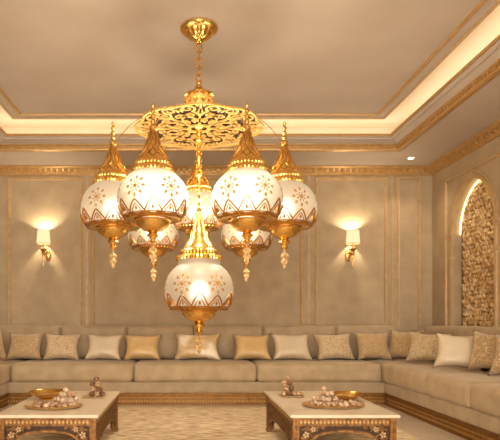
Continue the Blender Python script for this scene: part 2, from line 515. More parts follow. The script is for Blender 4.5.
t = thing('sofa', 'long beige velvet sofa run along the back wall on a gilded plinth', 'sofa')
make_run(t, 'x', -2.74, 3.05, 5.84, 6.745, [(-2.5, -1.885), (-1.885, -.56), (-.56, .775), (.775, 2.125), (2.125, 2.79)],
         [(-2.30, -1.47), (-1.47, -.69), (-.69, .10), (.10, .92), (.92, 1.78), (1.78, 2.52)], 1, .36)
t = thing('sofa', 'beige velvet sofa run along the right wall below the arched niche', 'sofa')
make_run(t, 'y', 2.4, 5.835, 2.125, 3.05, [(4.84, 5.835), (4.08, 4.84), (3.26, 4.08), (2.41, 3.26)],
         [(5.27, 6.36), (4.28, 5.27), (3.3, 4.28), (2.41, 3.3)], -1)
t = thing('sofa', 'beige velvet sofa run along the left wall, only its inner corner in view', 'sofa')
make_run(t, 'y', 2.4, 5.835, -1.88, -2.74, [(4.84, 5.835), (4.08, 4.84), (3.26, 4.08), (2.41, 3.26)],
         [(5.27, 6.36), (4.28, 5.27), (3.3, 4.28), (2.41, 3.3)], 1)

# ------------------------------------------------------------------ throw pillows
def pillow(w, h, th, mat, loc, rz, lean, label, roll=0., seed=0):
    bm = bmesh.new(); n = 18; kx, kz = .20, .25
    for sg in (-1, 1):
        g = []
        for i in range(n+1):
            row = []
            for j in range(n+1):
                u = -1+2*i/n; v = -1+2*j/n
                x = w/2*u*(1-kx*(1-v*v)*u*u); z = h/2*v*(1-kz*(1-u*u)*v*v)
                f = max(0, (1-u**4)*(1-v**4))**.6
                wob = noise.noise(Vector((u*1.6+seed*3.1, v*1.6, sg*2.0)))*.012*f
                row.append(bm.verts.new((x, sg*(th/2*f)+wob, z)))
            g.append(row)
        for i in range(n):
            for j in range(n):
                q = (g[i][j], g[i+1][j], g[i+1][j+1], g[i][j+1])
                bm.faces.new(q if sg < 0 else q[::-1])
    bmesh.ops.remove_doubles(bm, verts=bm.verts, dist=1e-4)
    zmin = -h/2
    for v in bm.verts: v.co.z -= zmin
    o = obj('throw_pillow', bm, mat, None, True, angle=180)
    o.rotation_euler = (-math.radians(lean), math.radians(roll), math.radians(rz))
    o.location = loc
    tag(o, label, 'pillow', 'throw pillows along the sofas')
    return o
PY, PZ = 6.04, .458
def bp(px): return (px-185)/88.0
pl = [
 (26.5, .42, .355, 'dam_tan', 'tan damask throw pillow at the left end of the back sofa'),
 (63.5, .42, .345, 'dam_rose', 'cream floral throw pillow third from the left, beside the plain cream satin one'),
 (104.5, .425, .335, 'satin', 'plain cream satin throw pillow left of the gold satin one'),
 (143, .43, .33, 'goldsatin', 'plain gold satin throw pillow left of the lowest lantern'),
 (197, .55, .345, 'pearl', 'wide two-tone cream and gold pillow right below the lowest lantern'),
 (251, .44, .335, 'goldsatin', 'plain gold satin throw pillow right of the lowest lantern'),
 (290.5, .46, .345, 'satin', 'plain cream satin throw pillow between the gold satin one and a floral one'),
 (333, .44, .345, 'dam_light', 'pale floral throw pillow right of the plain cream satin one on the back sofa'),
 (371, .40, .36, 'dam_gold', 'gold medallion damask pillow last facing forward on the back sofa'),
]
for i, (px, w, h, mt, lb) in enumerate(pl):
    pillow(w, h, .15, mt, (bp(px), PY, PZ), rnd.uniform(-3, 3), 29, lb, rnd.uniform(-1.5, 1.5), i)
pillow(.38, .37, .14, 'dam_tan', (-2.05, 5.80, PZ), 55, 16, 'tan damask pillow in the left sofa corner, cut off by the frame', 0, 21)
pillow(.42, .37, .14, 'dam_gold', (2.42, 6.08, PZ), -54, 20, 'gold damask pillow turned sideways in the right sofa corner', 0, 22)
pillow(.44, .36, .15, 'dam_light', (2.48, 5.60, PZ), -38, 24, 'pale floral pillow at the corner end of the right sofa', 2, 23)
pillow(.41, .365, .15, 'satin', (2.46, 4.93, PZ), -30, 24, 'plain cream satin pillow leaning in the middle of the right sofa', 2, 24)
pillow(.44, .38, .13, 'dam_scroll', (2.58, 4.60, PZ), -62, 14, 'scroll brocade pillow on the right sofa behind another at the frame edge', 0, 25)
pillow(.44, .36, .14, 'dam_scroll', (2.55, 4.20, PZ), -58, 18, 'scroll brocade pillow nearest the camera at the right frame edge', 0, 26)

# ------------------------------------------------------------------ rug
bm = bmesh.new(); box(bm, -1.47, 1.77, 1.6, 5.60, .001, .013, .004)
tag(obj('rug', bm, 'rug'), 'beige streaked woven rug on the stone floor under both tables', 'rug')

# ------------------------------------------------------------------ coffee tables
def arch_low(L, leg, h, rise, n=14):
    """outline of an apron with a cusped arch cut into its lower edge (u along, v up)"""
    pts = [(-L/2, h), (-L/2, 0), (-L/2+leg, 0)]
    for i in range(n+1):
        a = PI-PI*i/n
        hw = L/2-leg
        pts.append((hw*math.cos(a), rise*(.25+.75*math.sin(a)**.7)*(1 if 0 < i < n else 1)))
    pts += [(L/2-leg, 0), (L/2, 0), (L/2, h)]
    return pts

def make_table(W, D, H, label, loc):
    t = thing('coffee_table', label, 'table', loc, group='pair of carved coffee tables')
    hw, hd = W/2, D/2
    bm = bmesh.new(); box(bm, -hw, hw, -hd, hd, H-.019, H, .005); obj('tabletop', bm, 'marble', t)
    bh = H-.019
    i = .018
    for sx in (-1, 1):
        for sy in (-1, 1):
            bm = bmesh.new()
            cx, cy = sx*(hw-i-.02), sy*(hd-i-.02)
            box(bm, cx-.02, cx+.02, cy-.02, cy+.02, 0, bh, .003)
            box(bm, cx-.026, cx+.026, cy-.026, cy+.026, 0, .03, .005)
            for q in range(10):
                z = .05+q*.025
                for (ux, uy) in ((sx, 0), (0, sy)):
                    c = Vector((cx+ux*.021, cy+uy*.021, z))
                    lathe(bm, [(0, -.007), (.006, 0), (0, .007)], 6, c)
            obj('leg', bm, 'antique', t, False)
    # top rails with a bead row
    def rail(bm, L, place):
        prism(bm, [(-L/2, bh-.05), (L/2, bh-.05), (L/2, bh), (-L/2, bh)], -.012, 0, place)
        prism(bm, [(-L/2, bh-.012), (L/2, bh-.012), (L/2, bh), (-L/2, bh)], 0, .008, place)
        prism(bm, [(-L/2, bh-.054), (L/2, bh-.054), (L/2, bh-.046), (-L/2, bh-.046)], 0, .006, place)
    def beads(bm, L, place):
        n = int(L/.024)
        for q in range(n):
            u = -L/2+.012+q*L/n
            prism(bm, [(u, bh-.042), (u+.0085, bh-.029), (u, bh-.016), (u-.0085, bh-.029)], 0, .008, place)
    sides = [('front', W-2*i-.08, lambda u, v, d: (u, -hd+i-d+.012, v)), ('back', W-2*i-.08, lambda u, v, d: (u, hd-i+d-.012, v)),
             ('right', D-2*i-.08, lambda u, v, d: (hw-i+d-.012, u, v)), ('left', D-2*i-.08, lambda u, v, d: (-hw+i-d+.012, u, v))]
    for nm, L, place in sides:
        bm = bmesh.new(); rail(bm, L, place); rl = obj('rail', bm, 'antique', t, False)
        bm = bmesh.new(); beads(bm, L, place); obj('beading', bm, 'gilt', rl, False)
        short = nm in ('front', 'back')
        top = bh-.05
        bm = bmesh.new()
        # arch edge
        rise = top-.035 if short else top-.10
        arc = []
        n = 24
        for q in range(n+1):
            a = PI-PI*q/n
            lob = 1+.05*abs(math.sin(a*5))
            arc.append(((L/2-.012)*math.cos(a), .02+(rise-.02)*min(1, math.sin(a)**.75*lob)))
        ribbon(bm, arc, .007, -.010, .006, place)
        def archz(u):
            c = max(-1, min(1, u/(L/2-.012))); s = math.sqrt(max(0, 1-c*c))
            return .02+(rise-.02)*s**.75
        if short:
            # openwork spandrels: scrolls and leaves filling the corners
            for s in (-1, 1):
                for (cu, cv, r) in ((.055, .215, .026), (.03, .165, .020), (.10, .232, .016), (.032, .115, .015), (.022, .075, .011), (.145, .240, .009)):
                    u0 = s*(L/2-cu)
                    if cv-r < archz(u0)-.02: pass
                    ribbon(bm, [(u0+s*x, cv+y) for x, y in spiral((0, 0), r, r*.25, .4, 1.4, 18)], .0045, -.006, .004, place)
                    for q in range(5):
                        a = 2*PI*q/5+.3
                        ru = r*1.25
                        P = [(u0+ru*math.cos(a+da)*k, cv+ru*math.sin(a+da)*k) for da, k in ((0, .8), (.22, 1.05), (0, 1.35), (-.22, 1.05))]
                        if all(abs(p[0]) < L/2 and p[1] < top and p[1] > archz(p[0])-.005 for p in P):
                            prism(bm, P, -.005, .004, place)
            fw = obj('fretwork', bm, 'antique', t, False)
            for s in (-1, 1):
                for (cu, cv, r) in ((.042, .195, .020), (.085, .228, .017), (.026, .140, .014)):
                    bm = bmesh.new(); u0 = s*(L/2-cu)
                    for q in range(5):
                        a = 2*PI*q/5+.6
                        prism(bm, [(u0+r*math.cos(a+da)*k_, cv+r*math.sin(a+da)*k_) for da, k_ in ((0, .15), (.45, .7), (.2, 1), (-.2, 1), (-.45, .7))], .003, .009, place)
                    obj('blossom', bm, 'gilt_pale', fw, False)
            bm = bmesh.new()
            N = 40; us = [-L/2+L*q/N for q in range(N+1)]
            for a, b in zip(us, us[1:]):
                prism(bm, [(a, min(top, archz(a))), (b, min(top, archz(b))), (b, top+.001), (a, top+.001)], -.012, -.007, place)
            bmesh.ops.remove_doubles(bm, verts=bm.verts, dist=1e-5)
            obj('spandrel_panel', bm, 'antique_dark', t, False)
        else:
            obj('arch_edge', bm, 'antique', t, False)
            bm = bmesh.new()
            N = 40; us = [-L/2+L*q/N for q in range(N+1)]
            for a, b in zip(us, us[1:]):
                prism(bm, [(a, archz(a)), (b, archz(b)), (b, top), (a, top)], -.008, -.002, place)
            bmesh.ops.remove_doubles(bm, verts=bm.verts, dist=1e-5)
            obj('side_panel', bm, 'antique_dark', t, False)
            bm = bmesh.new()
            st = .032; r0 = 0
            v = top-.018
            while v > .03:
                u = -L/2+.02+(st/2 if r0 % 2 else 0)
                while u < L/2-.01:
                    if v-.012 > archz(u):
                        for q in range(6):
                            a = 2*PI*q/6+PI/6
                            P = [(u+.0145*math.cos(a+da)*k, v+.0145*math.sin(a+da)*k) for da, k in ((0, .2), (.4, .75), (0, 1.08), (-.4, .75))]
                            prism(bm, P, -.002, .006, place)
                    u += st
                v -= st*.87; r0 += 1
            obj('carving', bm, 'antique', t, False)
    return t
TZ, TH = .013, .333
TY = 3.86; TD = 1.12
make_table(.67, TD, TH-TZ, 'low carved brass coffee table with pale marble top, the right one on the rug', (.975, TY, TZ))
make_table(.635, TD, TH-TZ, 'low carved brass coffee table with pale marble top, the left one on the rug', (-.843, TY, TZ))

# ------------------------------------------------------------------ table ware
def bowl(loc, r, h, label):
    t = thing('bowl', label, 'bowl', loc)
    bm = bmesh.new()
    lathe(bm, [(0, 0), (r*.42, 0), (r*.45, .006), (r*.40, .012), (r*.62, h*.35), (r*.9, h*.75), (r, h), (r*1.03, h+.003), (r*1.02, h+.006), (r*.96, h), (r*.85, h*.74), (r*.56, h*.36), (0, h*.24)], 40, (0, 0, 0), lambda a, z: 1+(.012*math.cos(a*20) if .01 < z < h*.98 else 0))
    obj('basin', bm, 'brass', t)
    bm = bmesh.new()
    lathe(bm, [(r*1.0, h-.006), (r*1.045, h-.003), (r*1.05, h+.004), (r*1.0, h+.008), (r*.97, h+.003)], 40)
    obj('rim', bm, 'brass', t)
bowl((-1.01, 3.98, TH), .125, .052, 'shallow polished brass bowl on the left marble table')
bowl((1.165, 3.91, TH), .105, .046, 'shallow polished brass bowl on the right marble table')

def tray(loc, rx, ry, label, rot=0):
    t = thing('tray', label, 'tray', loc, (0, 0, rot))
    bm = bmesh.new()
    lathe(bm, [(0, 0), (.80, 0), (.88, .004), (1.0, .016), (.985, .019), (.86, .009), (.78, .006), (0, .006)], 44, sx=rx, sy=ry)
    obj('dish', bm, 'gilt_pale', t)
    bm = bmesh.new()
    tube(bm, [(rx*math.sin(a)*.995, -ry*math.cos(a)*.995, .0175) for a in [2*PI*i/44 for i in range(44)]], .0035, 6, True)
    obj('rim', bm, 'brass', t)
tray((-.865, 3.58, TH), .187, .125, 'oval brass tray heaped with sweets on the left marble table')
tray((.985, 3.62, TH), .205, .125, 'oval brass tray heaped with sweets on the right marble table')
def plate(loc, w, d, label):
    bm = bmesh.new()
    frame_sweep(bm, -w/2, w/2, -d/2, d/2, [(-.02, .0), (0, .008), (0, .011), (-.02, .005)], XY(0))
    box(bm, -w/2+.018, w/2-.018, -d/2+.018, d/2-.018, 0, .005)
    o = obj('plate', bm, 'gilt_pale', None, False); o.location = loc
    tag(o, label, 'plate')
plate((-.675, 4.06, TH), .17, .15, 'small flat plate under stacked dark sweets on the left table')
plate((.80, 4.10, TH), .18, .15, 'small flat plate under stacked sweets on the right table')

def lump(name, r, seed, mat, rough=.35, flat=.9):
    bm = bmesh.new(); bmesh.ops.create_icosphere(bm, subdivisions=3, radius=1)
    for v in bm.verts:
        p = v.co.normalized()
        d = 1+rough*noise.noise(p*1.7+Vector((seed, 0, 0)))+rough*.5*noise.noise(p*4+Vector((0, seed, 0)))
        v.co = p*d*r; v.co.z *= flat
    return obj(name, bm, mat, None, True, angle=180)
def bud(name, r, seed, mat):
    """a sweet shaped like a half opened rosebud: folded petals round a core"""
    bm = bmesh.new()
    lathe(bm, [(0, -.8*r), (.5*r, -.65*r), (.85*r, -.1*r), (.7*r, .5*r), (.35*r, .7*r), (0, .6*r)], 14, (0, 0, 0), lambda a, z: 1+.10*math.cos(5*a+seed+z*60))
    for q in range(5):
        a = 2*PI*q/5+seed
        for ti in range(1):
            c = Vector((math.cos(a)*r*.62, math.sin(a)*r*.62, 0))
            g = []
            for i in range(4):
                row = []
                for j in range(5):
                    aa = a+(j-2)*.36; rr = r*(.72+.35*math.sin(i/3*PI*.6)); zz = -.5*r+i*.42*r-abs(j-2)*.07*r
                    row.append(bm.verts.new((rr*math.cos(aa), rr*math.sin(aa), zz)))
                g.append(row)
            for i in range(3):
                for j in range(4): bm.faces.new((g[i][j], g[i][j+1], g[i+1][j+1], g[i+1][j]))
    return obj(name, bm, mat, None, True, angle=60)
R0 = .0185
protos = {'pink': lump('sweet', R0, 1.3, 'sweet_pink'), 'cream': lump('sweet', R0, 5.1, 'sweet_cream', .45), 'brown': lump('sweet', R0, 9.7, 'sweet_brown', .2), 'bud': bud('sweet', R0, .4, 'sweet_pink')}
used = set()
def sweet(kind, loc, label, group, k=1.):
    p = protos[kind]
    o = p if kind not in used else p.copy()
    if kind in used: C.objects.link(o)
    used.add(kind)
    o.location = loc; o.rotation_euler = (rnd.uniform(-.5, .5), rnd.uniform(-.5, .5), rnd.uniform(0, 6.28))
    s = rnd.uniform(.80, .95)*k; o.scale = (s, s, s)
    tag(o, label, 'sweet', group)
KL = {'pink': 'rosy sugared sweet', 'cream': 'pale cream sugared sweet', 'brown': 'dark brown date sweet', 'bud': 'rosy petal-shaped sweet'}
def heap(c, rx, ry, peak, n1, side, seed):
    r = random.Random(seed); base = []
    tries = 0
    while len(base) < n1 and tries < 5000:
        tries += 1
        a = r.uniform(0, 2*PI); q = math.sqrt(r.random())
        x, y = q*rx*math.cos(a), q*ry*math.sin(a)
        if all(math.hypot(x-b[0], y-b[1]) > R0*2.0 for b in base): base.append((x, y))
    layers = [(x, y, .006+R0*.95) for x, y in base]
    for lv, rad in ((1, .078), (2, .048), (3, .02)):
        cnt = 0; tries = 0; cur = []
        lim = (10, 5, 2)[lv-1]
        while cnt < lim and tries < 3000:
            tries += 1
            a = r.uniform(0, 2*PI); q = math.sqrt(r.random())*rad
            x, y = peak[0]+q*math.cos(a), peak[1]+q*math.sin(a)*.8
            if all(math.hypot(x-b[0], y-b[1]) > R0*2.0 for b in cur):
                cur.append((x, y)); cnt += 1
        layers += [(x, y, .006+R0*(.95+1.7*lv)) for x, y in cur]
    for (x, y, z) in layers:
        near_peak = math.hypot(x-peak[0], y-peak[1]) < .085
        kind = r.choice(['cream', 'cream', 'pink', 'bud']) if near_peak else r.choice(['pink', 'pink', 'cream', 'brown', 'bud', 'bud'])
        sweet(kind, (c[0]+x, c[1]+y, c[2]+z), '%s heaped on the oval tray of the %s table' % (KL[kind], side), '%ss on the %s oval tray' % (KL[kind], side))
heap((-.865, 3.58, TH),   .142, .084, (.080, .01), 30, 'left', 3)
heap((.985, 3.62, TH), .158, .084, (-.045, .015), 34, 'right', 4)
def stack(c, side, kinds, seed):
    r = random.Random(seed)
    pos = [(-.034, -.02, 0), (.008, -.03, 0), (.048, -.012, 0), (-.012, .022, 0), (.032, .03, 0), (-.018, -.012, 1), (.026, -.008, 1), (.006, .026, 1), (-.030, -.004, 2), (.014, -.004, 2), (.0, .0, 3)]
    for i, (x, y, l) in enumerate(pos):
        k = kinds[i % len(kinds)]
        sweet(k, (c[0]+x, c[1]+y, c[2]+.006+R0*1.22*(.92+1.62*l)), '%s stacked on the small plate of the %s table' % (KL[k], side), '%ss on the %s small plate' % (KL[k], side), 1.22)
stack((-.660, 4.06, TH), 'left', ['brown', 'pink', 'brown', 'bud'], 5)
stack((.775, 4.10, TH), 'right', ['pink', 'brown', 'bud', 'pink', 'brown'], 6)
for x, y, k in ((.055, 0, 'cream'), (.082, .02, 'cream'), (.075, -.03, 'pink')):
    sweet(k, (.80+x-.0, 4.10+y, TH+.006+R0*.95), '%s lying beside the stack on the small plate of the right table' % KL[k], '%ss beside the right stack' % KL[k])

# ------------------------------------------------------------------ wall sconces
def make_sconce(x, s, label):
    t = thing('wall_sconce', label, 'wall lamp', (x, YB, 1.70), group='pair of wall sconces')
    bm = bmesh.new()
    prof = [(0, 0), (.030, 0), (.034, .006), (.026, .012), (.015, .018), (0, .02)]
    lathe(bm, prof, 24)
    for v in bm.verts: v.co = Vector((v.co.x+s*.035, -v.co.z, v.co.y*2.0+.02))
    obj('backplate', bm, 'brass', t)
    bm = bmesh.new()
    pts = []
    for i in range(15):
        a = i/14*PI*1.05
        pts.append((s*(.035-.035*i/14), -.015-.055*math.sin(a*.5)-.025*i/14, .03-.05*math.sin(a)+.075*i/14))
    tube(bm, pts, [.009]*15, 8)
    tube(bm, [(s*(.04+.03*math.sin(q*.55)), -.03-.02*math.cos(q*.4), .05-.016*q+.02*math.sin(q)) for q in range(9)], .006, 7)
    obj('arm', bm, 'brass', t)
    ax, ay = 0, -.094
    bm = bmesh.new()
    lathe(bm, [(0, .035), (.008, .04), (.02, .05), (.030, .065), (.048, .082), (.052, .088), (.048, .09), (.020, .082), (.012, .095), (.012, .15), (0, .152)], 24, (ax, ay, 0))
    obj('cup', bm, 'brass', t)
    bm = bmesh.new()
    lathe(bm, [(0, -.145), (.006, -.13), (.004, -.115), (.012, -.095), (.006, -.07), (.013, -.03), (.018, .01), (.011, .035), (0, .04)], 14, (ax, ay, 0))
    obj('tail_finial', bm, 'brass', t)
    for q in range(3):
        bm = bmesh.new()
        cx = s*(.045 if q == 0 else .03*(q-1.4)); cz = (-.005, .045, .045)[q]
        cy = (-.05, ay-.035, ay-.04)[q]
        lathe(bm, [(0, -.036), (.010, -.018), (.007, 0), (0, .012)], 6, (cx, cy, cz))
        obj('crystal_drop', bm, 'crystal', t, False)
    bm = bmesh.new()
    lathe(bm, [(.083, .150), (.072, .318), (.070, .318), (.081, .150)], 40, (ax, ay, 0), lambda a, z: 1+.008*math.cos(20*a))
    obj('lamp_shade', bm, 'shade', t)['label'] = 'lit cream pleated shade'
    bm = bmesh.new()
    for zz, rr in ((.152, .083), (.317, .0715)): tube(bm, [(ax+rr*math.cos(a), ay+rr*math.sin(a), zz) for a in [2*PI*i/32 for i in range(32)]], .003, 5, True)
    tube(bm, [(-.07, ay, .31), (.07, ay, .31)], .002, 5); tube(bm, [(0, ay, .15), (0, ay, .31)], .002, 5)
    obj('shade_ring', bm, 'gilt', t)
    L = bpy.data.lights.new('sconce_bulb', 'POINT'); L.energy = SCONCE_W; L.color = WARM; L.shadow_soft_size = .02
    lo = bpy.data.objects.new('sconce_bulb', L); C.objects.link(lo); lo.parent = t; lo.location = (.012, ay, .272)
WARM = (1, .84, .60)
SCONCE_W = 15
make_sconce(-1.745, 1, 'lit brass wall sconce with pleated shade left of the chandelier')
make_sconce(2.07, -1, 'lit brass wall sconce with pleated shade right of the chandelier')

# ------------------------------------------------------------------ downlight in the soffit
t = thing('downlight', 'small round recessed downlight glowing in the soffit corner above the right sofa', 'ceiling light', (2.65, 6.38, ZS))
bm = bmesh.new(); lathe(bm, [(.030, -.001), (.032, -.006), (.046, -.006), (.05, 0), (.03, 0)], 28); obj('trim_ring', bm, 'white', t)
bm = bmesh.new(); lathe(bm, [(0, -.004), (.031, -.004), (.031, -.001), (0, -.001)], 24); obj('lens', bm, 'lens', t)

# ------------------------------------------------------------------ chandelier
CX, CY = .104, 4.04
ch = thing('chandelier', 'large brass chandelier with eight lit frosted globe lanterns hanging from the ceiling', 'chandelier', (CX, CY, ZC))
def cz(z): return z-ZC
bm = bmesh.new()
flute = lambda a, z: 1+(.05*math.cos(14*a) if -.088 < z < -.030 else 0)
lathe(bm, [(0, 0), (.135, 0), (.141, -.006), (.139, -.016), (.128, -.024), (.112, -.028), (.104, -.032), (.100, -.045), (.086, -.064), (.060, -.082), (.038, -.092), (.030, -.098), (.034, -.104), (.024, -.112), (.012, -.120), (0, -.122)], 84, mod=flute)
obj('canopy', bm, 'brass', ch)
# chain
z0, z1 = 2.965, 2.672; nl = 5; pitch = (z0-z1)/nl
for i in range(nl):
    bm = bmesh.new(); zc_ = z0-pitch*(i+.5); pts = []
    hl, wd = pitch*.5+.010, .0195
    for q in range(20):
        a = 2*PI*q/20
        x = wd*math.cos(a); z = math.sin(a)*wd+(hl-wd)*(1 if math.sin(a) >= 0 else -1)*min(1, abs(math.sin(a))*3)
        pts.append((x, 0, cz(zc_)+z) if i % 2 == 0 else (0, x, cz(zc_)+z))
    tube(bm, pts, .0062, 7, True)
    obj('chain_link', bm, 'brass', ch)
# crown above the plate
ZD = 2.328
bm = bmesh.new()
lathe(bm, [(.0, cz(2.69)), (.012, cz(2.685)), (.016, cz(2.67)), (.013, cz(2.66)), (.020, cz(2.65)), (.030, cz(2.635)), (.038, cz(2.615)), (.052, cz(2.60)), (.094, cz(2.588)), (.108, cz(2.58)), (.108, cz(2.568)), (.098, cz(2.56)), (.098, cz(2.46)), (.108, cz(2.45)), (.125, cz(2.42)), (.15, cz(2.395)), (.155, cz(2.385)), (0, cz(2.385))], 56)
obj('crown', bm, 'brass', ch)
bm = bmesh.new()
for q in range(12):
    a = 2*PI*q/12
    P = lambda u, v, d: ((.098+d)*math.sin(a+u/.1), -(.098+d)*math.cos(a+u/.1), cz(v))
    for s in (-1, 1):
        ribbon(bm, [(s*x, y) for x, y in spiral((.011, 2.538), .013, .004, -PI/2, 1.3, 14)], .003, 0, .012, P)
        ribbon(bm, [(s*x, y) for x, y in spiral((.011, 2.485), .016, .005, PI/2, 1.3, 14)], .003, 0, .012, P)
    ribbon(bm, [(0, 2.46), (0, 2.562)], .004, 0, .014, P)
obj('crown_tracery', bm, 'brass_disc', ch, False)
# pierced plate
RD = .478
bm = bmesh.new()
NS = 12
def leaf(bm, c, a, l, w, place, d0, d1):
    P = []
    for (f, g) in ((0, 0), (.25, .8), (.5, 1), (.8, .5), (1, 0), (.8, -.5), (.5, -1), (.25, -.8)):
        P.append((c[0]+math.cos(a)*l*f-math.sin(a)*w*g, c[1]+math.sin(a)*l*f+math.cos(a)*w*g))
    prism(bm, P, d0, d1, place)
dz = cz(ZD)
PD = lambda u, v, d: (u, v, dz+d)
D0, D1 = 0, .008
NS = 8
nr = 256
def lobe(a): return RD-.040+.036*abs(math.cos(NS/2*(a)))
ribbon(bm, [(lobe(a)*math.cos(a), lobe(a)*math.sin(a)) for a in [2*PI*i/nr for i in range(nr)]], .0075, D0-.003, D1+.002, PD, True)
for rr, w in ((.075, .014),):
    ribbon(bm, [(rr*math.cos(2*PI*i/96), rr*math.sin(2*PI*i/96)) for i in range(96)], w, D0-.002, D1, PD, True)
for k2 in range(NS):
    A = 2*PI*k2/NS
    ca, sa = math.cos(A), math.sin(A)
    def PS(u, v, d): return (u*ca-v*sa, u*sa+v*ca, dz+d)
    ribbon(bm, [(.08, 0), (.2, 0), (.33, 0), (.465, 0)], [.010, .007, .007, .007], D0-.003, D1, PS)
    leaf(bm, (.31, 0), 0, .09, .019, PS, D0-.003, D1)
    leaf(bm, (.135, 0), 0, .09, .018, PS, D0-.003, D1)
    for s in (-1, 1):
        def PM(u, v, d): return PS(u, s*v, d)
        sp = spiral((.385, .088), .054, .014, -PI*.78, 1.35, 28)
        ribbon(bm, [(.26, .004), (.31, .024)]+sp, [.005, .009]+[.0092-.0045*i/28 for i in range(29)], D0, D1, PM)
        sp = spiral((.268, .064), .038, .011, PI*1.05, -1.3, 24)
        ribbon(bm, [(.17, .006)]+sp, [.006]+[.0082-.0035*i/24 for i in range(25)], D0, D1, PM)
        sp = spiral((.168, .038), .024, .008, -PI*.8, 1.2, 18)
        ribbon(bm, sp, .006, D0, D1, PM)
        leaf(bm, (.425, .018), .35, .045, .010, PM, D0, D1)
        leaf(bm, (.32, .118), .35, .065, .010, PM, D0, D1)
        leaf(bm, (.235, .088), .35, .05, .009, PM, D0, D1)
        leaf(bm, (.405, .148), .35, .03, .012, PM, D0, D1)
        leaf(bm, (.12, .03), .35, .05, .010, PM, D0, D1)
obj('pierced_plate', bm, 'brass_disc', ch, False)['label'] = 'round pierced arabesque plate'
bm = bmesh.new()
lathe(bm, [(0, dz+.018), (.425, dz+.018), (.43, dz+.020), (.39, dz+.026), (0, dz+.034)], 64)
obj('gap_shade_dish', bm, 'bronze', ch)  # added dark sheet above the piercings so the gaps read as shaded
# central stem below the plate
bm = bmesh.new()
lathe(bm, [(0, cz(2.365)), (.05, cz(2.36)), (.055, cz(2.35)), (.035, cz(2.335)), (.022, cz(2.32)), (.018, cz(2.27)), (.028, cz(2.255)), (.028, cz(2.24)), (.016, cz(2.225)), (.014, cz(2.15)), (.024, cz(2.13)), (.024, cz(2.11)), (.014, cz(2.09)), (.012, cz(2.0)), (.02, cz(1.985)), (.012, cz(1.965)), (.009, cz(1.93)), (.009, cz(1.84)), (0, cz(1.838))], 24)
for i in range(22):
    z = 2.33-.022*i; a = i*1.1
    for q in range(3):
        b = a+2*PI*q/3
        lathe(bm, [(0, -.008), (.007, 0), (0, .008)], 6, (.019*math.cos(b), .019*math.sin(b), cz(z)))
obj('stem', bm, 'brass', ch)

def globe_r(R, z, ob=.93):
    q = 1-(z/(R*ob))**2
    return R*math.sqrt(max(0, q))

